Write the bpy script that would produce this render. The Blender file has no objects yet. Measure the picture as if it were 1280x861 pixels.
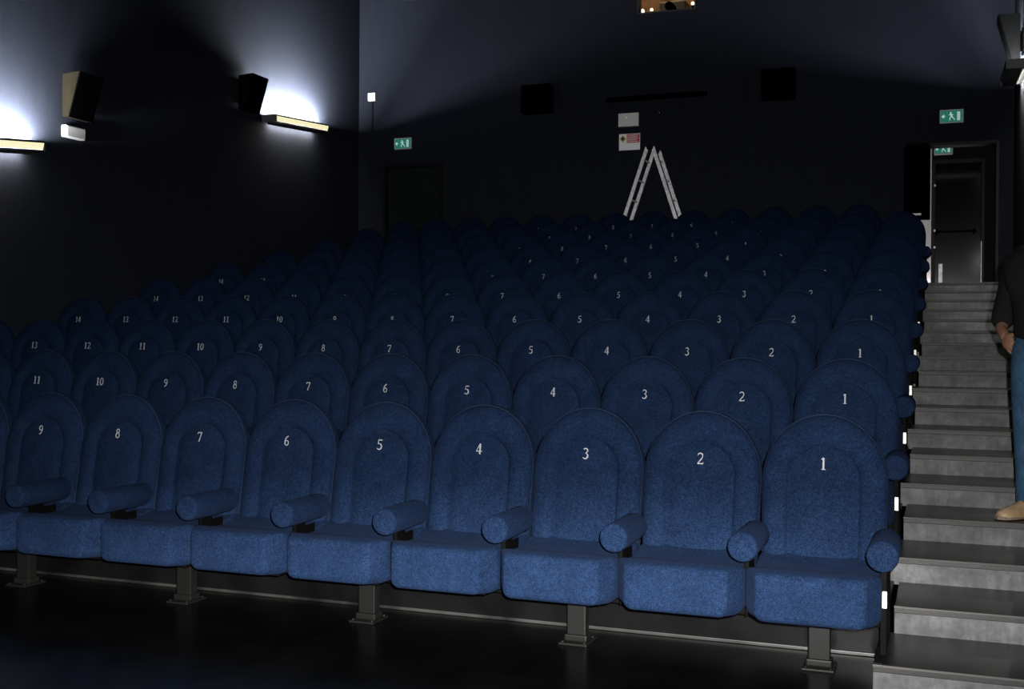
import bpy, bmesh, math, random
from mathutils import Vector, Matrix
random.seed(4)
SC = bpy.context.scene
COL = SC.collection
PI = math.pi

# ------------------------------------------------------------------ measures
W = 0.605                       # seat pitch
ROW = 1.2447                    # row depth
RISE = 0.2609                   # row rise
TD, SR = ROW / 2, RISE / 2      # stair tread and riser (two steps per row)
FZ = -SR                        # floor under the front row
Y0 = -0.458                     # nose of the lowest step
NROW, NSEAT = 10, 14
XL, XR, YB, YF, ZC = -9.25, 1.45, 12.3, -10.0, 8.2
LAND = 17 * SR                  # landing at the top of the stairs

# ------------------------------------------------------------------ materials
MATS = {}
def mat(name, col, rough=0.6, metal=0.0, spec=0.5, noise=None, bump=None, sheen=0.0, emit=None, estr=0.0, coat=0.0):
    m = bpy.data.materials.new(name); m.use_nodes = True
    nt = m.node_tree; b = nt.nodes['Principled BSDF']
    b.inputs['Base Color'].default_value = (*col, 1)
    b.inputs['Roughness'].default_value = rough
    b.inputs['Metallic'].default_value = metal
    b.inputs['Specular IOR Level'].default_value = spec
    if coat: b.inputs['Coat Weight'].default_value = coat
    if sheen:
        b.inputs['Sheen Weight'].default_value = sheen
        b.inputs['Sheen Roughness'].default_value = 0.45
        b.inputs['Sheen Tint'].default_value = (0.35, 0.5, 1.0, 1)
    if emit:
        b.inputs['Emission Color'].default_value = (*emit, 1)
        b.inputs['Emission Strength'].default_value = estr
    geo = None
    if noise or bump:
        geo = nt.nodes.new('ShaderNodeNewGeometry')
    if noise:                   # list of (scale, low, high, stretch)
        last = None
        for (sc, lo, hi, st) in noise:
            mp = nt.nodes.new('ShaderNodeMapping'); mp.inputs['Scale'].default_value = st
            nt.links.new(geo.outputs['Position'], mp.inputs['Vector'])
            n = nt.nodes.new('ShaderNodeTexNoise'); n.inputs['Scale'].default_value = sc
            n.inputs['Detail'].default_value = 3
            nt.links.new(mp.outputs[0], n.inputs['Vector'])
            r = nt.nodes.new('ShaderNodeMapRange')
            r.inputs['From Min'].default_value = 0.3; r.inputs['From Max'].default_value = 0.7
            r.inputs['To Min'].default_value = lo; r.inputs['To Max'].default_value = hi
            nt.links.new(n.outputs['Fac'], r.inputs['Value'])
            v = nt.nodes.new('ShaderNodeVectorMath'); v.operation = 'SCALE'
            if last is None: v.inputs[0].default_value = col
            else: nt.links.new(last.outputs[0], v.inputs[0])
            nt.links.new(r.outputs[0], v.inputs['Scale'])
            last = v
        nt.links.new(last.outputs[0], b.inputs['Base Color'])
    if bump:
        n = nt.nodes.new('ShaderNodeTexNoise'); n.inputs['Scale'].default_value = bump[0]
        nt.links.new(geo.outputs['Position'], n.inputs['Vector'])
        bp = nt.nodes.new('ShaderNodeBump'); bp.inputs['Strength'].default_value = bump[1]
        bp.inputs['Distance'].default_value = 0.01
        nt.links.new(n.outputs['Fac'], bp.inputs['Height'])
        nt.links.new(bp.outputs[0], b.inputs['Normal'])
    MATS[name] = m
    return m

U = (1, 1, 1)
mat('velvet', (0.0044, 0.0092, 0.0225), 1.0, spec=0.0, noise=[(170, 0.5, 1.5, U), (60, 0.8, 1.2, U), (9, 0.88, 1.12, U)], bump=(220, 0.2), sheen=0.01)
mat('piping', (0.009, 0.014, 0.029), 0.9, spec=0.05)
mat('black_plastic', (0.0008, 0.0008, 0.0008), 0.7, spec=0.03)
mat('dark_metal', (0.0028, 0.0028, 0.0026), 0.5, spec=0.08)
mat('thread', (0.18, 0.184, 0.196), 0.8)
mat('wall_fabric', (0.0102, 0.0116, 0.0168), 1.0, spec=0.05, noise=[(14, 0.92, 1.08, (1, 1, 0.12)), (70, 0.8, 1.2, U)])
mat('ceiling_black', (0.006, 0.006, 0.007), 1.0, spec=0.05)
mat('floor_vinyl', (0.0008, 0.0008, 0.0008), 0.25, spec=0.14, noise=[(3, 0.6, 1.5, U)])
mat('tier_vinyl', (0.0016, 0.0016, 0.0017), 0.3, spec=0.06, noise=[(4, 0.6, 1.5, U)])
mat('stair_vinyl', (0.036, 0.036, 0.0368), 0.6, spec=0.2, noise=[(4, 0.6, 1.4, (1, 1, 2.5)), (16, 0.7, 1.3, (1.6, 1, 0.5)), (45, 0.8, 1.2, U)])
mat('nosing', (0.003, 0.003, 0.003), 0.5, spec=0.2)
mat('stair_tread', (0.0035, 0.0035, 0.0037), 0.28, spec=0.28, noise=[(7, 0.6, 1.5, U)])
mat('aluminium', (0.75, 0.75, 0.77), 0.5, metal=0.3, noise=[(20, 0.7, 1.2, U)])
mat('strip_metal', (0.022, 0.021, 0.019), 0.5, spec=0.2)
mat('base_metal', (0.008, 0.008, 0.0075), 0.4, spec=0.25, noise=[(4, 0.0, 2.2, U)])
mat('white_plastic', (0.72, 0.71, 0.66), 0.5)
mat('grey_plastic', (0.62, 0.62, 0.60), 0.5)
mat('speaker_wood', (0.0055, 0.0043, 0.0022), 0.9, spec=0.05, noise=[(9, 0.8, 1.2, (1, 1, .2))])
mat('speaker_black', (0.0006, 0.0006, 0.0006), 0.8, spec=0.02)
mat('grey_cover', (0.33, 0.33, 0.32), 0.6, spec=0.2)
mat('speaker_grille', (0.0005, 0.0005, 0.0005), 1.0, spec=0.0)
mat('diffuser', (0.8, 0.78, 0.6), 0.4, emit=(1.0, 0.92, 0.56), estr=0.85)
mat('fixture', (0.012, 0.012, 0.012), 0.6)
mat('fixture_inside', (0.7, 0.7, 0.7), 0.4)
mat('tube', (1, 1, 1), 0.3, emit=(0.93, 0.97, 1.0), estr=2250)
mat('tube_dim', (1, 1, 1), 0.3, emit=(0.93, 0.97, 1.0), estr=1500)
mat('tube_lower', (1, 1, 1), 0.3, emit=(1.0, 0.98, 0.9), estr=22)
mat('sign_white', (0.85, 0.85, 0.86), 0.6)
mat('sign_red', (0.42, 0.035, 0.06), 0.6)
mat('sign_yellow', (0.6, 0.48, 0.08), 0.6)
mat('sign_black', (0.01, 0.01, 0.01), 0.6)
mat('exit_green', (0.0, 0.25, 0.16), 0.4, emit=(0.02, 0.55, 0.38), estr=0.12)
mat('exit_white', (0.6, 0.75, 0.7), 0.4, emit=(0.6, 0.95, 0.85), estr=0.28)
mat('exit_frame', (0.4, 0.45, 0.44), 0.5)
mat('door_green', (0.0055, 0.0105, 0.008), 0.6, spec=0.05, noise=[(6, 0.85, 1.15, U)])
mat('door_gloss', (0.002, 0.002, 0.0028), 0.12, spec=0.35)
mat('frame_dark', (0.004, 0.0039, 0.0039), 0.5, spec=0.15)
mat('lobby_white', (0.75, 0.74, 0.74), 0.6)
mat('lobby_dark', (0.004, 0.004, 0.0045), 0.7, spec=0.1)
mat('booth_wall', (0.42, 0.24, 0.13), 0.7, noise=[(5, 0.35, 1.5, U)])
mat('booth_lamp', (1, 1, 1), 0.4, emit=(1.0, 0.88, 0.6), estr=1.6)
mat('booth_metal', (0.5, 0.45, 0.35), 0.4, metal=0.5)
mat('glass', (0.9, 0.92, 0.95), 0.02)
MATS['glass'].node_tree.nodes['Principled BSDF'].inputs['Transmission Weight'].default_value = 1.0
MATS['glass'].node_tree.nodes['Principled BSDF'].inputs['IOR'].default_value = 1.02
mat('skin', (0.10, 0.052, 0.034), 0.6, spec=0.2, noise=[(30, 0.9, 1.1, U)])
mat('jacket', (0.0045, 0.0042, 0.004), 0.9, spec=0.05, bump=(40, 0.3))
mat('jeans', (0.012, 0.030, 0.055), 0.9, spec=0.1, noise=[(60, 0.75, 1.25, U), (8, .8, 1.2, U)])
mat('shoe_leather', (0.15, 0.105, 0.055), 0.6, noise=[(25, 0.85, 1.15, U)])
mat('shoe_sole', (0.08, 0.06, 0.045), 0.7)
mat('hair', (0.004, 0.003, 0.0025), 0.8, spec=0.1)
mat('eye', (0.16, 0.16, 0.155), 0.4, spec=0.1)
mat('eye_dark', (0.02, 0.015, 0.01), 0.2)
mat('lips', (0.085, 0.035, 0.03), 0.6, spec=0.1)

# ------------------------------------------------------------------ helpers
class MB:
    """collects shapes for one mesh"""
    def __init__(s): s.bm = bmesh.new()
    def box(s, x0, x1, y0, y1, z0, z1, bevel=0.0, seg=2, mi=0):
        bm = bmesh.new()
        v = [bm.verts.new((x, y, z)) for x in (x0, x1) for y in (y0, y1) for z in (z0, z1)]
        for f in ((0, 1, 3, 2), (4, 6, 7, 5), (0, 4, 5, 1), (2, 3, 7, 6), (0, 2, 6, 4), (1, 5, 7, 3)):
            bm.faces.new([v[i] for i in f])
        if bevel:
            bmesh.ops.bevel(bm, geom=list(bm.edges), offset=bevel, segments=seg, affect='EDGES', profile=0.6)
        bmesh.ops.recalc_face_normals(bm, faces=bm.faces)
        s.add(bm, mi); return s
    def add(s, bm, mi=0):
        for f in bm.faces: f.material_index = mi
        me = bpy.data.meshes.new('tmp'); bm.to_mesh(me); bm.free()
        s.bm.from_mesh(me); bpy.data.meshes.remove(me)
    def rings(s, rr, cap0=True, cap1=True, closed=True, mi=0):
        bm = bmesh.new()
        vs = [[bm.verts.new(p) for p in r] for r in rr]
        n = len(rr[0])
        for a, b in zip(vs[:-1], vs[1:]):
            for i in range(n if closed else n - 1):
                j = (i + 1) % n
                bm.faces.new((a[i], a[j], b[j], b[i]))
        for c, r in ((cap0, vs[0]), (cap1, vs[-1])):
            if c:
                ctr = sum((v.co for v in r), Vector()) / n
                cv = bm.verts.new(ctr)
                for i in range(n): bm.faces.new((r[i], r[(i + 1) % n], cv))
        bmesh.ops.recalc_face_normals(bm, faces=bm.faces)
        s.add(bm, mi); return s
    def tube(s, pts, r, n=8, cyclic=False, mi=0):
        pts = [Vector(p) for p in pts]; rr = []
        m = len(pts)
        for i, p in enumerate(pts):
            a = pts[(i - 1) % m] if (cyclic or i > 0) else p
            b = pts[(i + 1) % m] if (cyclic or i < m - 1) else p
            t = (b - a).normalized()
            u = t.orthogonal().normalized() if abs(t.y) > 0.9 else t.cross(Vector((0, 1, 0))).normalized()
            w = t.cross(u)
            q = r[i] if isinstance(r, (list, tuple)) else r
            rr.append([p + (u * math.cos(2 * PI * k / n) + w * math.sin(2 * PI * k / n)) * q for k in range(n)])
        if cyclic: rr.append(rr[0])
        return s.rings(rr, not cyclic, not cyclic, mi=mi)
    def poly(s, pts, off, mi=0):
        """prism: polygon points extruded by vector off"""
        bm = bmesh.new(); off = Vector(off)
        a = [bm.verts.new(p) for p in pts]; b = [bm.verts.new(Vector(p) + off) for p in pts]
        n = len(a)
        bm.faces.new(a); bm.faces.new(b[::-1])
        for i in range(n): bm.faces.new((a[i], a[(i + 1) % n], b[(i + 1) % n], b[i]))
        bmesh.ops.recalc_face_normals(bm, faces=bm.faces)
        s.add(bm, mi); return s
    def xf(s, M): s.bm.transform(M); return s
    def mesh(s, name, mats, smooth=False, angle=40):
        me = bpy.data.meshes.new(name)
        if smooth:
            for f in s.bm.faces: f.smooth = True
            for e in s.bm.edges:
                if len(e.link_faces) == 2 and e.calc_face_angle(0) > math.radians(angle): e.smooth = False
        s.bm.to_mesh(me); s.bm.free()
        for m in (mats if isinstance(mats, (list, tuple)) else [mats]): me.materials.append(MATS[m])
        return me
    def obj(s, name, mats, parent=None, smooth=False, angle=40):
        return link(name, s.mesh(name, mats, smooth, angle), parent)

def link(name, data, parent=None, loc=None):
    o = bpy.data.objects.new(name, data); COL.objects.link(o)
    if parent is not None: o.parent = parent
    if loc is not None: o.location = loc
    return o
def tag(o, label=None, cat=None, group=None, kind=None):
    if label: o['label'] = label
    if cat: o['category'] = cat
    if group: o['group'] = group
    if kind: o['kind'] = kind
    return o
def empty(name, loc=(0, 0, 0), rz=0.0, label=None, cat=None, group=None):
    o = link(name, None, None, loc); o.rotation_euler = (0, 0, rz); o.empty_display_size = 0.1
    return tag(o, label, cat, group)
def struct(name, mb, mats, label, cat='setting'):
    return tag(mb.obj(name, mats), label, cat, None, 'structure')

# ------------------------------------------------------------------ digits (serif strokes with changing width)
def arc(cx, cz, rx, rz, a0, a1, n, w0, w1=None):
    w1 = w0 if w1 is None else w1
    out = []
    for i in range(n + 1):
        t = i / n; a = math.radians(a0 + (a1 - a0) * t)
        out.append((cx + rx * math.cos(a), cz + rz * math.sin(a), w0 + (w1 - w0) * math.sin(PI * t) if w1 != w0 else w0))
    return out
L_, T_ = 0.15, 0.06
GL = {
 '0': [arc(0, .5, .22, .45, 90, 450, 24, T_ + .02, L_ - .02)],
 '1': [[(0, .0, L_), (0, 1.0, L_)], [(-.17, .02, T_), (.17, .02, T_)], [(-.17, .86, T_), (0.0, .97, T_ + .02)]],
 '2': [arc(0, .72, .22, .24, 165, -20, 14, .06, .11) + [(.1, .45, .11), (-.22, .07, .07)], [(-.24, .05, .1), (.25, .05, .1)], [(.25, .05, .06), (.28, .19, .04)]],
 '3': [arc(-.02, .76, .19, .2, 155, -80, 12, .06, .11), arc(-.04, .28, .24, .25, 85, -150, 14, .06, .13)],
 '4': [[(.09, 0, L_), (.09, 1.0, L_)], [(.07, .97, T_), (-.28, .3, T_)], [(-.29, .29, .08), (.28, .29, .08)]],
 '5': [[(-.14, .95, .09), (.23, .95, .11)], [(-.15, .96, T_), (-.19, .56, T_)], arc(-.05, .31, .25, .28, 120, -145, 16, .06, .13)],
 '6': [arc(0, .27, .2, .24, 0, 360, 20, .07, .10), arc(.22, .33, .43, .62, 180, 100, 10, .1, .1)],
 '7': [[(-.24, .94, .11), (.24, .94, .11)], [(.22, .93, .07), (-.06, .0, .11)], [(-.24, .94, .05), (-.26, .78, .04)]],
 '8': [arc(0, .75, .17, .2, 0, 360, 18, .07, .09), arc(0, .27, .21, .25, 0, 360, 20, .07, .11)],
 '9': [arc(0, .72, .2, .24, 0, 360, 20, .07, .10), arc(-.22, .66, .43, .62, 0, -80, 10, .1, .1)],
}
def number_mesh(txt, h, name):
    m = MB(); adv = 0.62
    for i, ch in enumerate(txt):
        ox = (i - (len(txt) - 1) / 2) * adv
        for si, st in enumerate(GL[ch]):
            d = 0.0016 + 0.0003 * si
            L, R = [], []
            for k, (x, z, w) in enumerate(st):
                a = st[max(k - 1, 0)]; b = st[min(k + 1, len(st) - 1)]
                t = Vector((b[0] - a[0], b[1] - a[1])).normalized(); nn = Vector((-t.y, t.x)) * w / 2
                L.append(((ox + x + nn.x) * h, (z - .5 + nn.y) * h)); R.append(((ox + x - nn.x) * h, (z - .5 - nn.y) * h))
            m.rings([[(l[0], -d, l[1]), (r[0], -d, r[1]), (r[0], .001, r[1]), (l[0], .001, l[1])] for l, r in zip(L, R)])
    return m.mesh(name, 'thread')

# ------------------------------------------------------------------ the cinema seat
LEAN = 0.17
def lean(y, z): return y + (z - 0.96) * LEAN
def arch(hw0, hw1, z0, zm, b, n=22, nb=4):
    """closed outline: up the left side, over the arch, down the right, along the bottom"""
    p = []
    for i in range(7): t = i / 7; p.append((-(hw0 + (hw1 - hw0) * t), z0 + (zm - z0) * t))
    for i in range(n + 1):
        a = PI - PI * i / n; p.append((hw1 * math.cos(a), zm + b * math.sin(a)))
    for i in range(1, 8): t = i / 7; p.append((hw1 + (hw0 - hw1) * t, zm + (z0 - zm) * t))
    for i in range(1, nb): t = i / nb; p.append((hw0 - 2 * hw0 * t, z0))
    return p
def back_mesh():
    O = arch(.286, .300, .30, .865, .330)
    I = arch(.165, .170, .40, .88, .155)
    C = arch(.012, .012, .52, .86, .03)
    R = []
    def ring(A, B, k, d): R.append([(a[0] + (b[0] - a[0]) * k, lean(d + .07, a[1] + (b[1] - a[1]) * k), a[1] + (b[1] - a[1]) * k) for a, b in zip(A, B)])
    for k, d in ((.10, .046), (.03, .043), (0, .030), (0, -.012), (.03, -.034), (.09, -.048), (.22, -.062), (.42, -.072), (.62, -.074), (.80, -.070), (.92, -.062), (1, -.048)):
        ring(O, I, k, d)
    for k, d in ((.05, -.049), (.14, -.057), (.35, -.066), (.65, -.070), (1, -.071)):
        ring(I, C, k, d)
    return MB().rings(R, True, True).mesh('seat_back', 'velvet', True, 60)
def shell_mesh():
    O = arch(.266, .280, .28, .865, .308)
    C = arch(.03, .03, .5, .86, .05)
    R = []
    for k, d in ((0, .044), (0, .056), (.05, .066), (.3, .074), (1, .078)):
        R.append([(a[0] + (b[0] - a[0]) * k, lean(d + .07, a[1] + (b[1] - a[1]) * k), a[1] + (b[1] - a[1]) * k) for a, b in zip(O, C)])
    return MB().rings(R, True, True).mesh('back_shell', 'black_plastic', True, 50)
def piping_mesh():
    O = arch(.282, .2955, .34, .865, .328)[:-3]
    return MB().tube([(x, lean(.07 - .020, z), z) for x, z in O], .0045, 6).mesh('piping', 'piping', True)
def rrect(hw, z0, z1, r, n=5):
    p = []; rt = r * .45
    for cx, cz, a0, r in ((hw - rt, z1 - rt, 0, rt), (-hw + rt, z1 - rt, 90, rt), (-hw + r, z0 + r, 180, r), (hw - r, z0 + r, 270, r)):
        for i in range(n + 1):
            a = math.radians(a0 + 90 * i / n); p.append((cx + r * math.cos(a), cz + r * math.sin(a)))
    return p
def cushion_mesh():
    R = []
    for y, hw, z0, z1, r in ((-.588, .19, .335, .47, .03), (-.586, .226, .318, .492, .035), (-.578, .240, .306, .506, .038), (-.566, .2455, .299, .515, .045),
                             (-.556, .2495, .297, .518, .05), (-.480, .292, .291, .522, .055), (-.465, .2965, .291, .519, .055), (-.42, .2965, .289, .508, .055), (-.36, .2965, .287, .494, .05), (-.25, .2965, .285, .490, .05), (-.14, .2965, .287, .500, .05), (-.09, .2965, .29, .512, .05), (.0, .288, .30, .540, .05), (.03, .27, .33, .50, .05)):
        R.append([(x, y, z) for x, z in rrect(hw, z0, z1, r)])
    return MB().rings(R).mesh('seat_cushion', 'velvet', True, 70)
def arm_mesh():
    R = []; n = 24
    for y, r in ((-.540, .045), (-.539, .060), (-.534, .067), (-.524, .069), (-.30, .069), (-.16, .068), (-.135, .064), (-.13, .05)):
        R.append([(r * math.cos(2 * PI * k / n), y, r * math.sin(2 * PI * k / n) + .62) for k in range(n)])
    return MB().rings(R).mesh('armrest', 'velvet', True, 50)
def post_mesh():
    m = MB().box(-.011, .011, -.41, -.31, .500, .565, .003).box(-.0035, .0035, -.40, -.20, .28, .53).box(-.013, .013, -.43, -.29, .552, .564, .003)
    return m.mesh('arm_post', 'black_plastic')
def beam_mesh():
    return MB().box(-.30, .30, -.16, -.08, .225, .285, .006).box(-.2, .2, -.40, -.10, .262, .284, .004).mesh('support_beam', 'black_plastic')
def pedestal_mesh():
    m = MB().box(-.05, .05, -.150, -.085, .0, .235, .006)
    m.box(-.075, .075, -.215, -.03, 0, .012, .004)
    m.box(-.06, .06, -.165, -.070, .010, .045, .008)
    for x in (-.058, .058):
        for y in (-.195, -.05): m.rings([[(x + .008 * math.cos(k * PI / 4), y + .008 * math.sin(k * PI / 4), z) for k in range(8)] for z in (.01, .019)])
    return m.mesh('pedestal', 'dark_metal')
def panel_mesh():
    m = MB()
    pr = [(-.45, .17), (-.452, .50), (-.44, .555), (-.10, .56), (-.06, .50), (-.06, .17)]
    m.poly([(-.012, y, z) for y, z in pr], (.024, 0, 0))
    return m.mesh('end_panel', 'black_plastic')
def alight_mesh():
    return MB().box(-.005, .015, -.466, -.450, .382, .455, .004).mesh('aisle_light', 'white_plastic')

ME = {k: f() for k, f in dict(back=back_mesh, shell=shell_mesh, pipe=piping_mesh, cush=cushion_mesh, arm=arm_mesh, post=post_mesh, beam=beam_mesh, ped=pedestal_mesh, panel=panel_mesh, alight=alight_mesh).items()}
NUM = {n: number_mesh(str(n), .058, 'seat_number') for n in range(1, NSEAT + 1)}
ORD = ['front', 'second', 'third', 'fourth', 'fifth', 'sixth', 'seventh', 'eighth', 'ninth', 'topmost']

def make_seat():
    t = empty('cinema_seat')
    b = link('seat_back', ME['back'], t)
    link('back_shell', ME['shell'], b)
    link('piping', ME['pipe'], b)
    link('seat_cushion', ME['cush'], t)
    a = link('armrest', ME['arm'], t, (-W / 2, 0, 0))
    link('arm_post', ME['post'], a)
    link('support_beam', ME['beam'], t)
    nb = link('seat_number', NUM[1], t, (0, -.003, .96))
    nb.rotation_euler = (-math.atan(LEAN), 0, 0)
    tag(nb, 'white embroidered seat number')
    return t
def copy_tree(o, parent=None):
    c = o.copy(); COL.objects.link(c)
    if parent is not None: c.parent = parent
    for ch in o.children: copy_tree(ch, c)
    return c
proto = make_seat()
allseats = []
for r in range(NROW):
    for n in range(2 if r == NROW - 1 else 1, NSEAT + 1):     # the topmost row leaves its first place free by the door
        s = proto if (r == 0 and n == 1) else copy_tree(proto)
        allseats.append((r, n, s))
for r, n, s in allseats:
    s.location = (-W * (n - 1), ROW * r, FZ + RISE * r)
    for ch in s.children:
        if ch.name.startswith('seat_number'): ch.data = NUM[n]
    rowtxt = '%s row' % ORD[r] if r else 'front row'
    if r == 0:
        lab = 'blue velvet cinema seat with white number %d in the front row' % n
    elif r == NROW - 1:
        lab = 'dark blue cinema seat number %d in the topmost row below the ladder wall' % n
    else:
        lab = 'blue velvet cinema seat with number %d in the %s row from the front' % (n, ORD[r])
    if n == 1: lab = lab.replace(' from the front', '').replace('cinema ', '') + ', beside the stairs'
    elif n == NSEAT: lab = lab.replace('velvet ', '').replace('cinema ', '').replace(' from the front', '').replace(' below the ladder wall', '') + ', at the left end'
    tag(s, lab, 'seat', 'numbered cinema seats in ten rows')
    if n % 2 == (1 if r < NROW - 1 else 0): link('pedestal', ME['ped'], s)
    if n == (1 if r < NROW - 1 else 2):
        a = link('armrest', ME['arm'], s, (W / 2, 0, 0))
        p = link('end_panel', ME['panel'], s, (W / 2 + .002, 0, 0))
        tag(link('aisle_light', ME['alight'], p), 'small white light strip on the end panel')

# ------------------------------------------------------------------ room shell
struct('floor', MB().box(XL, XR, YF, Y0 + TD, FZ - .2, FZ), 'floor_vinyl', 'glossy black floor in front of the front row')
for r in range(1, NROW):                                  # one tier under each row of seats
    yb = Y0 + TD * (2 * r - 1); ye = Y0 + TD * (2 * r + 1) if r < NROW - 1 else YB
    z = FZ + RISE * r
    t = struct('floor', MB().box(XL, .30, yb, ye + (.02 if r < NROW - 1 else 0), z - RISE - .05, z), 'tier_vinyl', 'dark seating tier under the %s row of seats' % ORD[r])
    if r == 1:
        MB().box(XL, .26, yb - .012, yb, FZ + .001, FZ + .018, .003).obj('base_strip', 'base_metal', t)
st = link('floor', None); st.name = 'floor_stairs'
tag(st, 'grey vinyl aisle stairs with dark nosings on the right', 'stairs', None, 'structure')
for k in range(18):
    y = Y0 + TD * k; z = SR * k
    x0 = .262 if k % 2 == 0 else .326
    m = MB()
    if k < 17:
        m.box(x0, XR, y, y + TD + .015, z - SR - .02, z - .004, .004)
    else:
        m.box(.30, XR, y, YB + 2.2, z - SR - .02, z - .004)
        m.box(-.2, .30, YB, YB + 2.2, z - SR - .02, z - .004)
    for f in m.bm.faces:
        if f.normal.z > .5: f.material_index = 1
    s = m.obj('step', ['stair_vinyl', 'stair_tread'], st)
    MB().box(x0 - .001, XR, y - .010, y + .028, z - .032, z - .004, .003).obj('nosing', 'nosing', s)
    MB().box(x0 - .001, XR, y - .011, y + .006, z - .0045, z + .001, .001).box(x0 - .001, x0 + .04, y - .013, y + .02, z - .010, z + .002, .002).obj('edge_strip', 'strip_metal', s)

# walls (thick boxes outside the room)
struct('wall_left', MB().box(XL - .2, XL, YF, YB + .2, -.6, ZC), 'wall_fabric', 'dark fabric left wall with two wall lights')
struct('wall_right', MB().box(XR, XR + .2, YF, YB, -.6, ZC), 'wall_fabric', 'dark fabric right wall beside the stairs')
struct('wall_front', MB().box(XL, XR, YF - .2, YF, -.6, ZC), 'ceiling_black', 'dark wall behind the viewer')
struct('ceiling', MB().box(XL - .2, XR + .2, YF - .2, YB + 2.5, ZC, ZC + .2), 'ceiling_black', 'black ceiling')
DX0, DX1, DZ = -.05, 1.262, 4.40            # doorway at the top of the stairs
LX0, LX1, LZ = -8.745, -7.61, 4.50          # door at the top left
WX0, WX1, WZ0, WZ1 = -4.17, -3.21, 6.73, 7.40   # projection window
wb = MB()
xs = [XL - .0, LX0, LX1, WX0, WX1, DX0, DX1, XR + .2]
wb.box(xs[0], xs[1], YB, YB + .2, -.6, ZC)
wb.box(LX0, LX1, YB, YB + .2, LZ, ZC); wb.box(LX0, LX1, YB, YB + .2, -.6, LAND)
wb.box(LX1, WX0, YB, YB + .2, -.6, ZC)
wb.box(WX0, WX1, YB, YB + .2, -.6, WZ0); wb.box(WX0, WX1, YB, YB + .2, WZ1, ZC)
wb.box(WX1, DX0, YB, YB + .2, -.6, ZC)
wb.box(DX0, DX1, YB, YB + .2, DZ, ZC); wb.box(DX0, DX1, YB, YB + .2, -.6, LAND - .15)
wb.box(DX1, XR + .2, YB, YB + .2, -.6, ZC)
struct('wall_back', wb, 'wall_fabric', 'dark bluish back wall with signs')

# left door
d1 = struct('door_1', MB().box(LX0 + .05, LX1 - .05, YB + .06, YB + .11, LAND, LZ - .05, .004), 'door_green', 'dim green door at the top left below an exit sign')
fr = MB().box(LX0, LX0 + .05, YB - .02, YB + .14, LAND, LZ).box(LX1 - .05, LX1, YB - .02, YB + .14, LAND, LZ).box(LX0 + .05, LX1 - .05, YB - .02, YB + .14, LZ - .05, LZ)
fr.obj('door_frame', 'lobby_dark', d1)
MB().box(LX0 + .12, LX1 - .12, YB + .02, YB + .05, LAND + 1.0, LAND + 1.04, .008).box(LX0 + .14, LX0 + .18, YB + .03, YB + .07, LAND + .97, LAND + 1.07).box(LX1 - .18, LX1 - .14, YB + .03, YB + .07, LAND + .97, LAND + 1.07).obj('push_bar', 'black_plastic', d1)
struct('wall_lobby', MB().box(LX0 - .1, LX1 + .1, YB + .2, YB + .3, LAND - .1, LZ + .1), 'lobby_dark', 'dark wall behind the top left door')

# vestibule behind the doorway at the top of the stairs
YV = YB + 1.75
struct('wall_vestibule_left', MB().box(-.25, .325, YB + .75, YV, LAND - .1, DZ + .3).box(-.25, -.15, YB + .2, YB + .75, LAND - .1, DZ + .3), 'lobby_white', 'pale lobby wall seen through the doorway at the top of the stairs')
struct('wall_vestibule_right', MB().box(1.36, 1.46, YB + .2, YV, LAND - .1, DZ + .3), 'lobby_dark', 'dark lobby side wall right of the inner door')
struct('wall_vestibule_back', MB().box(-.25, 1.46, YV, YV + .1, LAND - .1, DZ + .3), 'lobby_dark', 'dark lobby end wall around the inner door')
struct('ceiling', MB().box(-.25, 1.46, YB + .2, YV + .1, DZ + .3, DZ + .4), 'lobby_dark', 'dark lobby ceiling behind the doorway')
d2 = link('door_2', None, None, (0, 0, 0)); tag(d2, 'doorway frame at the top of the stairs', 'doorway', None, 'structure')
MB().box(DX0, DX0 + .05, YB - .03, YB + .22, LAND, DZ).box(DX1 - .05, DX1, YB - .03, YB + .22, LAND, DZ, .006).box(DX0 + .05, DX1 - .05, YB - .03, YB + .22, DZ - .05, DZ, .006).obj('door_frame', 'frame_dark', d2)
d3 = struct('door_3', MB().box(.37, 1.06, YV - .06, YV - .01, LAND, LAND + 2.12, .004), 'door_gloss', 'glossy black inner door seen through the doorway')
MB().box(.326, .37, YV - .09, YV, LAND, LAND + 2.18).box(1.06, 1.12, YV - .09, YV, LAND, LAND + 2.18, .008).box(.37, 1.06, YV - .09, YV, LAND + 2.12, LAND + 2.18).obj('door_frame', 'frame_dark', d3)
MB().box(.40, 1.0, YV - .12, YV - .09, LAND + 1.0, LAND + 1.03, .01).box(.38, .42, YV - .10, YV - .05, LAND + .97, LAND + 1.06).box(.94, .98, YV - .10, YV - .05, LAND + .97, LAND + 1.06).obj('push_bar', 'black_plastic', d3)
hg = MB()
for z in (.75, 1.02, 1.75): hg.box(.352, .382, YV - .105, YV - .085, LAND + z, LAND + z + .035, .004)
hg.obj('hinge', 'aluminium', d3)
MB().box(.43, .49, YV - .066, YV - .06, LAND + .02, LAND + .50, .002).obj('glint_plate', 'aluminium', d3)  # bright plate standing in for a pale reflection in the glossy door
MB().box(1.062, 1.074, YV - .096, YV - .09, LAND + .02, LAND + .85, .002).obj('glint_plate', 'aluminium', d3)  # thin bright strip standing in for the highlight along the frame edge
# black leaf hanging in the left of the doorway
lf = empty('hanging_panel', (.135, YB - .06, 0), 0, 'narrow black panel in the left of the doorway, white strip at its bottom', 'panel')
MB().box(-.185, .185, -.03, .02, 3.26, 4.36, .01).obj('panel_board', 'speaker_grille', lf)
MB().box(-.09, .06, -.045, -.03, 3.325, 3.355, .004).obj('white_strip', 'white_plastic', lf)
MB().box(-.16, .16, -.02, .01, 4.36, 4.40).obj('hanger', 'black_plastic', lf)

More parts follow.
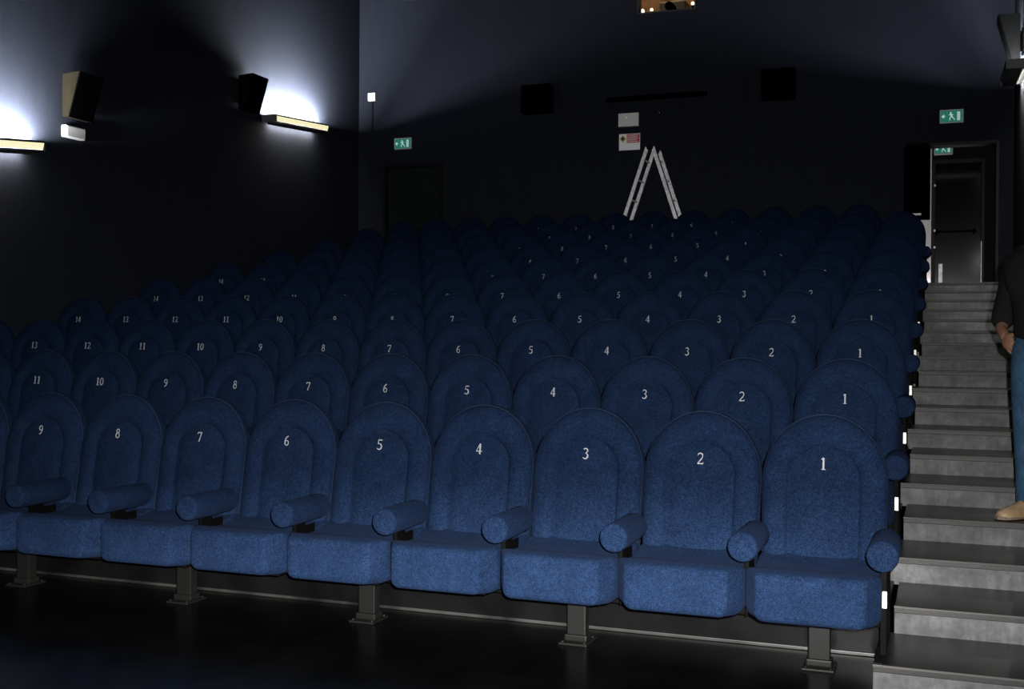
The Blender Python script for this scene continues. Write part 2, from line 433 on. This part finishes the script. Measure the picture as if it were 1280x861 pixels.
# projection window
w1 = link('window_1', None); tag(w1, 'lit projection booth window high in the back wall', 'window', None, 'structure')
f = .018
MB().box(WX0, WX0 + f, YB - .02, YB + .2, WZ0, WZ1).box(WX1 - f, WX1, YB - .02, YB + .2, WZ0, WZ1).box(WX0 + f, WX1 - f, YB - .02, YB + .2, WZ0, WZ0 + f).box(WX0 + f, WX1 - f, YB - .02, YB + .2, WZ1 - f, WZ1).obj('window_frame', 'fixture', w1)
MB().box(WX0 + f, WX1 - f, YB + .09, YB + .10, WZ0 + f, WZ1 - f).obj('pane', 'glass', w1)
struct('wall_booth', MB().box(-5.4, -2.0, YB + 2.2, YB + 2.3, 5.6, ZC).box(-5.4, -5.3, YB + .2, YB + 2.2, 5.6, ZC).box(-2.1, -2.0, YB + .2, YB + 2.2, 5.6, ZC).box(-5.4, -2.0, YB + .2, YB + 2.3, 5.5, 5.6), 'booth_wall', 'warm brown wall of the projection booth')
pj = empty('projector', (-3.72, YB + .75, 5.605), 0, 'film projector standing behind the lit booth window', 'projector')
MB().box(-.22, .22, -.2, .45, .9, 1.46, .02).obj('projector_body', 'booth_metal', pj)
MB().tube([(0, -.2, 1.33), (0, -.45, 1.31)], .07, 16).obj('lens', 'black_plastic', pj)
MB().box(-.2, .2, -.1, .35, 0, .9, .02).obj('stand', 'black_plastic', pj)
LBL = dict(zip((-4.50, -4.33, -4.14, -3.72, -3.60), ('warm booth lamp at the left edge of the projection window', 'smaller warm booth lamp second from the left in the projection window', 'warm booth lamp left of the projector in the projection window', 'warm booth lamp just right of the projector in the projection window', 'warm booth lamp at the right edge of the projection window')))
for x, z, s in ((-4.50, 7.25, .04), (-4.33, 7.26, .028), (-4.14, 7.25, .045), (-3.72, 7.29, .034), (-3.60, 7.30, .03)):
    bl = empty('booth_lamp', (x, YB + 1.6, z - .2), 0, LBL[x], 'lamp', 'lamps glowing in the projection booth')
    MB().tube([(0, 0, .2 - s), (0, 0, .2 - s * .5), (0, 0, .2 + s * .5), (0, 0, .2 + s)], [s * .5, s, s, s * .5], 12).obj('bulb', 'booth_lamp', bl)
    MB().box(-.02, .02, -.02, .02, -1.4, .2 - s).obj('stem', 'black_plastic', bl)

# ------------------------------------------------------------------ wall lights
def aim(o, d):
    """turn a strip light whose long side lies along y towards d"""
    z = -Vector(d).normalized(); x = Vector((0, 1, 0)); y = z.cross(x)
    o.rotation_euler = Matrix((x, y, z)).transposed().to_euler()
def wall_light(name, x, ya, za, yb, zb, side, label, tube):
    """trough on a side wall; side=+1: sticks out towards +x"""
    L = math.hypot(yb - ya, zb - za); ang = math.atan2(zb - za, yb - ya)
    t = empty(name, (x, (ya + yb) / 2, (za + zb) / 2), 0, label, 'wall light', 'wall lights along the side walls')
    t.rotation_euler = (ang, 0, 0)
    h = L / 2; s = side
    def bx(m, a, b, *r, **k): return m.box(min(s * a, s * b), max(s * a, s * b), *r, **k)
    m = MB(); bx(m, 0, .245, -h, -h + .03, -.06, .05); bx(m, 0, .245, h - .03, h, -.06, .05)
    bx(m, .0, .222, -h + .03, h - .03, -.062, -.052); bx(m, .236, .245, -h + .03, h - .03, .026, .050)
    front = 'diffuser' if tube == 'tube' else 'fixture'
    m.obj('housing', 'fixture', t)
    d = MB(); prof = [(.218, -.050), (.245, .026), (.236, .026), (.210, -.046)]
    d.poly([(s * a, -h + .03, b) for a, b in prof], (0, L - .06, 0)); d.obj('diffuser', front, t)
    MB().tube([(s * .15, -h + .05, .024), (s * .15, h - .05, .024)], .011, 10).obj('tube', tube, t)
    lp = MB(); bx(lp, .075, .083, -h + .03, h - .03, -.095, -.056); lp.obj('lower_lip', 'fixture', t)  # added lip that hides the area light behind it
    lw = bpy.data.lights.new('added_lower_glow', 'AREA'); lw.shape = 'RECTANGLE'; lw.size = L - .3; lw.size_y = .03  # added area light for the faint glow below the trough
    lw.energy = 46 if tube == 'tube' else 40; lw.color = (1, .97, .88)
    aim(link('added_lower_glow', lw, t, (s * .07, 0, -.076)), (-s, 0, -1.1))
    la = bpy.data.lights.new('added_wall_glow', 'AREA'); la.shape = 'RECTANGLE'; la.size = L - .14; la.size_y = .04  # added area light, no reflector: boosts the glow on the wall above
    la.energy = 760 if tube == 'tube' else 420; la.color = (.93, .97, 1.0)
    aim(link('added_wall_glow', la, t, (s * .215, 0, .02)), (-s, 0, .75))
    return t
wall_light('wall_light', XL, 2.87, 3.42, 4.49, 3.60, 1, 'glowing trough wall light at the left edge of the photo, below the pale-sided loudspeaker', 'tube')
wall_light('wall_light', XL, 9.22, 4.80, 10.84, 4.925, 1, 'glowing trough wall light on the left wall near the back corner', 'tube')
wall_light('wall_light', XR, 9.22, 4.80, 10.84, 4.925, -1, 'trough wall light high on the right wall below the black loudspeaker', 'tube_dim')
wall_light('wall_light', XR, 2.87, 3.42, 4.49, 3.60, -1, 'trough wall light on the right wall lower down the stairs', 'tube_dim')

# ------------------------------------------------------------------ loudspeakers on the side walls (wedge cabinets)
def wedge_speaker(x, yc, zb, side, label, w=.40, h=.50, wood='speaker_black'):
    t = empty('loudspeaker', (x, yc, zb), 0, label, 'speaker', 'loudspeakers on the walls')
    s = side; g = .05
    pr = [(g, 0), (g, h), (g + .25, h + .015), (g + .09, -.01)]
    MB().poly([(s * a, -w / 2, b) for a, b in pr], (0, w, 0)).obj('cabinet', wood, t)
    pr = [(g + .25 + .001, h + .012), (g + .265, h + .006), (g + .105, -.012), (g + .09 + .001, -.008)]
    MB().poly([(s * a, -w / 2 + .004, b) for a, b in pr], (0, w - .008, 0)).obj('grille', 'speaker_grille', t)
    m = MB().box(min(0, s * g), max(0, s * g), -.06, .06, .15, .38)
    m.box(min(0, s * .02), max(0, s * .02), -.08, .08, .1, .43)
    m.obj('wall_bracket', 'black_plastic', t)
    return t
wedge_speaker(XL, 5.15, 4.03, 1, 'loudspeaker with a lit pale side on the left wall, above the emergency light', wood='speaker_wood')
wedge_speaker(XL, 8.72, 4.80, 1, 'black loudspeaker on the left wall touching the glow of the far wall light')
wedge_speaker(XR, 10.2, 5.03, -1, 'black loudspeaker on the right wall above the doorway stairs', h=.57)
def box_speaker(xc, zc, label, w=.50, h=.46, d=.26):
    t = empty('loudspeaker', (xc, YB, zc), 0, label, 'speaker', 'loudspeakers on the walls')
    MB().box(-w / 2, w / 2, -d, -.04, -h / 2, h / 2, .01).obj('cabinet', 'speaker_grille', t)
    MB().box(-w / 2 + .02, w / 2 - .02, -d - .012, -d, -h / 2 + .02, h / 2 - .02, .006).obj('grille', 'speaker_grille', t)
    MB().box(-.08, .08, -.04, 0, -.12, .12).obj('wall_bracket', 'black_plastic', t)
box_speaker(-5.83, 5.44, 'black loudspeaker on the back wall, left of the ladder and signs')
box_speaker(-1.89, 5.40, 'black loudspeaker on the back wall, right of the ladder')

# emergency light on the left wall
em = empty('emergency_light', (XL, 5.15, 3.87), 0, 'white box emergency light on the left wall under the pale-sided loudspeaker', 'emergency light')
MB().box(0, .07, -.16, .16, -.07, .07, .008).obj('housing', 'grey_plastic', em)
MB().box(.07, .085, -.15, .15, -.06, .06, .006).obj('cover', 'grey_cover', em)
# switch box by the corner with its cable
sw = empty('junction_box', (-8.975, YB, 5.72), 0, 'small lit white box on the back wall near the left corner', 'junction box')
MB().box(-.07, .07, -.06, 0, -.07, .07, .008).obj('box', 'white_plastic', sw)
MB().tube([(0, -.012, -.07), (.005, -.012, -.3), (-.005, -.012, -.62)], .008, 6).obj('cable', 'black_plastic', sw)

# ------------------------------------------------------------------ signs
def exit_sign(xc, zc, y, label, w=.33, h=.20, dim=False):
    t = empty('exit_sign', (xc, y, zc), 0, label, 'exit sign', 'green exit signs')
    MB().box(-w / 2, w / 2, -.035, 0, -h / 2, h / 2, .006).obj('sign_case', 'exit_frame', t)
    MB().box(-w / 2 + .018, w / 2 - .018, -.039, -.035, -h / 2 + .018, h / 2 - .018).obj('sign_face', 'exit_green', t)
    m = MB(); o = (0, -.003, 0); y = -.039; k = h / .20
    def P(pts): m.poly([(a * k, y, b * k) for a, b in pts], o)
    def S(a, b, w):
        a, b = Vector(a), Vector(b); n = (b - a).normalized(); n = Vector((-n.y, n.x)) * w / 2
        P([a + n, b + n, b - n, a - n])
    P([(-.012 + .013 * math.cos(q * PI / 4), .050 + .013 * math.sin(q * PI / 4)) for q in range(8)])     # head
    S((-.015, .036), (.004, -.008), .026)           # body
    S((.0, -.004), (-.026, -.030), .015); S((-.026, -.030), (-.024, -.062), .013)
    S((.002, -.006), (.026, -.030), .015); S((.026, -.030), (.046, -.058), .013)
    S((-.014, .030), (-.04, .012), .010); S((-.012, .030), (.026, .018), .010)
    S((-.125, .0), (-.085, .0), .016); P([(-.105, .034), (-.105, -.034), (-.142, 0)])                       # arrow
    P([(.075, -.066), (.075, .062), (.118, .062), (.118, -.066)])                                        # doorway
    m.obj('pictogram', 'exit_white', t)
    return t
exit_sign(-8.365, 4.865, YB, 'green exit sign on the back wall over the top left door')
exit_sign(.605, 4.775, YB, 'green exit sign on the back wall above the doorway at the top of the stairs')
vs = exit_sign(.49, LAND + 2.36, YV, 'small green exit sign over the inner door, inside the doorway', .29, .17)
MB().box(-.14, .14, -.06, -.035, -.10, -.085, .003).obj('lower_edge', 'white_plastic', vs)

n1 = empty('emergency_light', (-4.292, YB, 5.025), 0, 'pale rectangular emergency light above the red and white notice', 'emergency light')
MB().box(-.168, .168, -.06, 0, -.108, .108, .008).obj('housing', 'grey_plastic', n1)
MB().box(-.15, .15, -.07, -.06, -.09, .09, .006).obj('cover', 'grey_plastic', n1)
MB().rings([[(-.03 + .012 * math.cos(k * PI / 5), y, .035 + .012 * math.sin(k * PI / 5)) for k in range(10)] for y in (-.07, -.076)]).obj('indicator', 'exit_white', n1)
n2 = empty('notice_sign', (-4.283, YB, 4.672), 0, 'white notice with a red panel and yellow warning symbol above the ladder', 'sign')
MB().box(-.175, .175, -.006, 0, -.133, .133).obj('board', 'sign_white', n2)
MB().box(-.045, .168, -.009, -.006, -.015, .125).obj('red_panel', 'sign_red', n2)
yl = MB().poly([(-.112, -.008, .118), (-.05, -.008, .055), (-.112, -.008, -.01), (-.168, -.008, .055)], (0, .002, 0)).obj('warning_symbol', 'sign_yellow', n2)
MB().poly([(-.112, -.010, .09), (-.078, -.010, .055), (-.112, -.010, .02), (-.146, -.010, .055)], (0, .002, 0)).obj('symbol_centre', 'sign_black', yl)
lines = MB()
for i, z in enumerate((.105, .08, .055, .03, .005)): lines.box(-.035, (.15, .13, .155, .12, .14)[i], -.0105, -.009, z - .004, z + .004)
lines.obj('printed_lines', 'sign_white', n2)
rl = empty('wall_rail', (-3.83, YB, 5.36), 0, 'long thin black rail on the back wall above the notices', 'rail')
MB().box(-.82, .82, -.12, -.03, -.035, .035, .006).obj('rail', 'speaker_grille', rl)
for x in (-.7, 0, .7): MB().box(x - .03, x + .03, -.03, 0, -.03, .03).obj('wall_bracket', 'black_plastic', rl)
sn = empty('wall_sensor', (-3.78, YB, 5.11), 0, 'tiny round sensor on the back wall below the black rail', 'sensor')
MB().tube([(0, 0, 0), (0, -.03, 0), (0, -.04, 0)], [.024, .024, .014], 14).obj('base', 'speaker_black', sn)
MB().tube([(0, -.04, 0), (0, -.055, 0)], [.010, .005], 10).obj('eye', 'white_plastic', sn)

# ------------------------------------------------------------------ folding ladder standing behind the topmost row
def ladder():
    t = empty('step_ladder', (-3.78, 11.86, LAND), 0, 'open aluminium folding ladder standing against the back wall', 'ladder')
    H = 2.24; sp = .78
    for sx in (-1, 1):
        fm = empty('ladder_section', (0, 0, 0)); fm.parent = t
        for k in ('label', 'category'):
            if k in fm: del fm[k]
        top = Vector((sx * .045, 0, H)); bot = Vector((sx * sp, 0, .02))
        ax = (top - bot).normalized(); out = Vector((ax.z, 0, -ax.x)) * sx
        M = Matrix((Vector((1, 0, 0)), Vector((0, 1, 0)), Vector((0, 0, 1))))
        for yy in (-.21, .21):
            m = MB(); R = []
            for q in (bot, top):
                R.append([q + out * a + Vector((0, yy + b, 0)) for a, b in ((-.027, -.0125), (.027, -.0125), (.027, .0125), (-.027, .0125))])
            m.rings(R).obj('rail', 'aluminium', fm)
            f0 = bot; m = MB()
            m.rings([[q + out * a + Vector((0, yy + b, 0)) for a, b in ((-.033, -.018), (.033, -.018), (.033, .018), (-.033, .018))] for q in (bot - ax * .02, bot + ax * .07)])
            m.obj('rubber_foot', 'black_plastic', fm)
        for i in range(7):
            q = bot + (top - bot) * ((i + .6) / 7.2)
            MB().tube([q + Vector((0, -.21, 0)), q + Vector((0, .21, 0))], .014, 10).obj('rung', 'aluminium', fm)
    for yy in (-.21, .21):
        m = MB(); m.tube([(0, yy - .03, H), (0, yy + .03, H)], .055, 16)
        m.obj('hinge', 'dark_metal', t)
    return t
ladder()
# ------------------------------------------------------------------ the person on the stairs
def skinned(verts, edges, level=2, root=0):
    me = bpy.data.meshes.new('tmp_skin'); me.from_pydata([v[0] for v in verts], edges, [])
    o = bpy.data.objects.new('tmp_skin', me); COL.objects.link(o)
    o.modifiers.new('s', 'SKIN').use_smooth_shade = True
    ld = me.skin_vertices[0].data
    for i, v in enumerate(verts):
        r = v[1]; ld[i].radius = r if isinstance(r, tuple) else (r, r)
    ld[root].use_root = True
    sb = o.modifiers.new('u', 'SUBSURF'); sb.levels = level; sb.render_levels = level
    bpy.context.view_layer.update()
    ev = o.evaluated_get(bpy.context.evaluated_depsgraph_get())
    out = bpy.data.meshes.new_from_object(ev)
    bpy.data.objects.remove(o); bpy.data.meshes.remove(me)
    return out
def chains(cs):
    """chains of (point, radius); a leading int joins the chain to an earlier vertex"""
    V, Ed = [], []
    for c in cs:
        prev = None
        for q in c:
            if isinstance(q, int): prev = q; continue
            V.append((q[0], q[1]))
            if prev is not None: Ed.append((prev, len(V) - 1))
            prev = len(V) - 1
    return V, Ed
def ellipsoid(m, c, r, n=16, k=10, fn=None, mi=0):
    rr = []
    for i in range(1, k):
        a = PI * i / k; ring = []
        for j in range(n):
            b = 2 * PI * j / n
            d = Vector((math.sin(a) * math.sin(b), -math.sin(a) * math.cos(b), math.cos(a)))
            p = Vector((d.x * r[0], d.y * r[1], d.z * r[2]))
            if fn: p = fn(p, d)
            ring.append(p + Vector(c))
        rr.append(ring)
    m.rings(rr, mi=mi)

def person():
    t = empty('person', (1.105, 1.62, 3 * SR), math.radians(-35),
              'person in black jacket and blue jeans standing on the stairs, hand in pocket', 'person')
    S = 1.08
    # body ------------------------------------------------------------
    V, Ed = chains([
        [((0, 0, .95), (.112, .08)), ((0, .01, 1.12), (.115, .085)), ((0, .005, 1.32), (.15, .10)), ((0, .02, 1.46), (.09, .07)), ((0, .012, 1.54), .052), ((0, .0, 1.62), .05)],
        [2, ((-.175, .015, 1.42), .055), ((-.265, .09, 1.25), .043), ((-.340, .13, 1.085), .038), ((-.305, .055, 1.035), .033), ((-.245, -.008, 1.003), (.027, .03)), ((-.222, -.034, .978), (.022, .026))],
        [2, ((.175, .015, 1.42), .055), ((.225, .03, 1.26), .043), ((.25, .03, 1.11), .038), ((.262, -.01, .98), .033), ((.268, -.045, .86), (.024, .03)), ((.268, -.05, .83), (.020, .026))],
        [0, ((-.095, 0, .86), .085), ((-.10, -.01, .50), .058), ((-.10, .005, .30), .052), ((-.10, .02, .10), .036), ((-.11, -.06, .045), (.035, .028)), ((-.115, -.14, .03), (.036, .02))],
        [0, ((.095, 0, .86), .085), ((.10, -.01, .50), .058), ((.10, .005, .30), .052), ((.10, .02, .10), .036), ((.11, -.06, .045), (.035, .028)), ((.115, -.14, .03), (.036, .02))],
    ])
    body = skinned(V, Ed)
    m = MB(); m.bm.from_mesh(body)
    def finger(pts, r):
        fv, fe = chains([[(p, q) for p, q in zip(pts, r)]]); m.bm.from_mesh(skinned(fv, fe, 1))
    def hand(wrist, d, pp, nn, bend, side):
        """palm, four bent fingers of different lengths and a thumb from the side of the palm; d along the hand, pp towards the thumb side, nn out of the back"""
        d, pp, nn = Vector(d).normalized(), Vector(pp).normalized(), Vector(nn).normalized(); w = Vector(wrist)
        ellipsoid(m, w + d * .046, (.043, .016, .058), 18, 12, lambda p, q: pp * p.x + nn * p.y + d * p.z)
        for k, ln in enumerate((.070, .079, .074, .058)):
            r0 = w + d * (.082, .086, .083, .075)[k] + pp * (.030 - .0195 * k)
            pts = [r0, r0 + d * ln * .44 - nn * ln * bend * .10, r0 + d * ln * .74 - nn * ln * bend * .32, r0 + d * ln * .94 - nn * ln * bend * .62]
            finger(pts, [.0098, .0090, .0082, .0068])
        r0 = w + d * .026 + pp * .030
        finger([r0, r0 + d * .026 + pp * .024 - nn * .006, r0 + d * .056 + pp * .032 - nn * .012, r0 + d * .078 + pp * .030 - nn * .016], [.0135, .0115, .0100, .0080])
    hand((-.236, -.022, .995), (.72, -.42, -.62), (.62, -.10, .76), (-.36, -.90, .18), .75, 1)     # resting in the front pocket
    hand((.268, -.045, .865), (.02, -.12, -1), (-.1, -1, .1), (1, -.1, 0), .5, -1)                 # hanging, slightly curled
    def face(p, d):
        q = p.copy()
        if d.z < 0: q.x *= 1 - .30 * (-d.z) ** 1.3; q.y *= 1 - .12 * (-d.z)
        if d.y < -.2:
            q.y -= .020 * math.exp(-((d.x / .16) ** 2 + ((d.z + .18) / .17) ** 2))      # nose
            for sx in (-1, 1): q.y += .012 * math.exp(-(((d.x - sx * .42) / .2) ** 2 + ((d.z - .03) / .13) ** 2))  # eye sockets
            q.y -= .006 * math.exp(-((d.x / .6) ** 2 + ((d.z - .22) / .1) ** 2))          # brow
            q.y -= .008 * math.exp(-((d.x / .3) ** 2 + ((d.z + .88) / .2) ** 2))          # chin
        return q
    ellipsoid(m, (0, -.015, 1.672), (.081, .101, .121), 40, 30, face)
    for sx in (-1, 1): ellipsoid(m, (sx * .081, .0, 1.667), (.010, .020, .032), 10, 8)
    for sx in (-1, 1):
        ellipsoid(m, (sx * .031, -.0935, 1.677), (.013, .010, .010), 12, 8, mi=1)
        ellipsoid(m, (sx * .031, -.102, 1.677), (.005, .003, .005), 10, 6, mi=2)
    ellipsoid(m, (0, -.106, 1.615), (.024, .008, .008), 12, 8, mi=3)
    m.xf(Matrix.Scale(S, 4))
    m.obj('body', ['skin', 'eye', 'eye_dark', 'lips'], t, True, 80)
    def wear(name, cs, mt, parent=t, extra=None):
        V, Ed = chains(cs); mm = MB(); mm.bm.from_mesh(skinned(V, Ed))
        if extra: extra(mm)
        mm.xf(Matrix.Scale(S, 4)); return mm.obj(name, mt, parent, True, 80)
    wear('jacket', [
        [((0, 0, .935), (.20, .150)), ((0, 0, 1.05), (.192, .142)), ((0, .0, 1.16), (.19, .14)), ((0, .0, 1.32), (.195, .14)), ((0, .02, 1.46), (.115, .09)), ((0, .012, 1.545), (.078, .074))],
        [3, ((-.195, .02, 1.41), .083), ((-.27, .09, 1.25), .076), ((-.345, .13, 1.095), .070), ((-.318, .075, 1.045), .054)],
        [3, ((.195, .02, 1.41), .083), ((.235, .03, 1.26), .070), ((.255, .03, 1.10), .062), ((.262, -.01, .97), .052)],
    ], 'jacket')
    wear('jeans', [
        [((0, 0, .95), (.158, .118)), ((0, 0, 1.03), (.165, .122)), ((0, 0, 1.06), (.165, .122))],
        [0, ((-.098, .0, .80), .108), ((-.102, -.01, .50), .080), ((-.102, .005, .28), .074), ((-.104, .012, .09), .070), ((-.105, .012, .065), .070)],
        [0, ((.098, .0, .80), .108), ((.102, -.01, .50), .080), ((.102, .005, .28), .074), ((.104, .012, .09), .070), ((.105, .012, .065), .070)],
    ], 'jeans')
    for sx in (-1, 1):
        mm = MB(); R = []
        for y, hw, h in ((.085, .018, .055), (.075, .034, .085), (.03, .042, .10), (-.03, .043, .092), (-.09, .048, .065), (-.15, .050, .050), (-.19, .042, .040), (-.212, .022, .028)):
            R.append([(hw * math.cos(a) * (1 if math.sin(a) > 0 else 1.05), y, max(.014, .014 + h * math.sin(a))) for a in [2 * PI * k / 20 for k in range(20)]])
        mm.rings(R)
        so = MB(); pr = [(.9 * a, b) for a, b in ((.0, .090), (.036, .080), (.046, .02), (.044, -.05), (.053, -.12), (.052, -.17), (.038, -.208), (0, -.222))]
        out = pr + [(-a, b) for a, b in pr[-2:0:-1]]
        so.rings([[(a, b, z) for a, b in out] for z in (0.001, .020)])
        M = Matrix.Scale(S, 4) @ Matrix.Translation((sx * .107, 0, 0)) @ Matrix.Rotation(sx * .16, 4, 'Z')
        sh = mm.xf(M).obj('shoe', 'shoe_leather', t, True, 60)
        tag(sh, 'tan leather shoe')
        so.xf(M).obj('sole', 'shoe_sole', sh)
    def hairf(p, d):
        q = p.copy()
        if d.y < 0 and d.z < .45: q *= .90
        if d.z < -.25: q *= .88
        return q
    hm = MB(); ellipsoid(hm, (0, -.002, 1.690), (.090, .107, .121), 28, 20, hairf)
    hm.xf(Matrix.Scale(S, 4)).obj('hair', 'hair', t, True, 80)
person()


# ------------------------------------------------------------------ camera
f_px, yaw, pitch, roll = 1427.6, .3632, -.0027, .0070
cam_loc = Vector((.5542, -5.7468, 1.4153))
fw = Vector((-math.sin(yaw) * math.cos(pitch), math.cos(yaw) * math.cos(pitch), math.sin(pitch)))
rt = fw.cross(Vector((0, 0, 1))).normalized(); up = rt.cross(fw)
r2 = rt * math.cos(roll) + up * math.sin(roll); u2 = up * math.cos(roll) - rt * math.sin(roll)
cd = bpy.data.cameras.new('camera'); cd.sensor_fit = 'HORIZONTAL'; cd.sensor_width = 36; cd.lens = 36 * f_px / 1280
cd.clip_start = .05; cd.clip_end = 100
co = link('camera', cd)
co.matrix_world = Matrix(((r2.x, u2.x, -fw.x, cam_loc.x), (r2.y, u2.y, -fw.y, cam_loc.y), (r2.z, u2.z, -fw.z, cam_loc.z), (0, 0, 0, 1)))
SC.camera = co

sp = bpy.data.lights.new('added_stair_spot', 'SPOT'); sp.energy = 3600; sp.spot_size = math.radians(26); sp.spot_blend = .9; sp.shadow_soft_size = .05; sp.color = (1, .98, .95)  # added spot to brighten the upper stairs; no known fixture there
so = link('added_stair_spot', sp, None, (1.0, .5, 7.9)); so.rotation_euler = (Vector((.98, 9.0, 1.8)) - so.location).to_track_quat('-Z', 'Y').to_euler(); so.scale = (.34, 1, 1)
# ------------------------------------------------------------------ lights: the camera's own flash, an added low beam, the lobby lamp
fpos = cam_loc + rt * .07 + up * .09 - fw * .02
def flash(name, energy, size, aim, scale=(1, 1, 1)):
    fl = bpy.data.lights.new(name, 'SPOT'); fl.energy = energy; fl.color = (1, .98, .96)
    fl.spot_size = math.radians(size); fl.spot_blend = 1.0; fl.shadow_soft_size = .018
    fo = link(name, fl, None, fpos); fo.scale = scale
    fo.rotation_euler = (Vector(aim) - fpos).to_track_quat('-Z', 'Y').to_euler()
flash('flash_and_boost', 4150, 100, (-1.9, 1.2, .50), (1, .6, 1))
flash('flash_and_boost', 9200, 77, (-2.6, -.55, -.14), (1, .185, 1))  # extra low beam added at the flash to brighten the seat cushions
lb = bpy.data.lights.new('lobby_floor_lamp', 'AREA'); lb.shape = 'RECTANGLE'; lb.size = .35; lb.size_y = .06; lb.energy = 1.1; lb.color = (1, .93, 1)
lo = link('lobby_floor_lamp', lb, None, (.20, YB + .58, LAND + .05)); lo.rotation_euler = Vector((.12, 1, .35)).to_track_quat('-Z', 'Y').to_euler()
bt = bpy.data.lights.new('booth_light', 'POINT'); bt.energy = 34; bt.color = (1, .75, .45); bt.shadow_soft_size = .1
link('booth_light', bt, None, (-4.0, YB + .5, 7.9))

w = bpy.data.worlds.new('world'); SC.world = w; w.use_nodes = True
w.node_tree.nodes['Background'].inputs[0].default_value = (0.5, .55, .7, 1)
w.node_tree.nodes['Background'].inputs[1].default_value = 0.002
SC.view_settings.view_transform = 'Standard'; SC.view_settings.look = 'None'
SC.view_settings.exposure = 0; SC.view_settings.gamma = 1; SC.view_settings.use_curve_mapping = False
SC.cycles.use_denoising = True
SC.cycles.max_bounces = 6
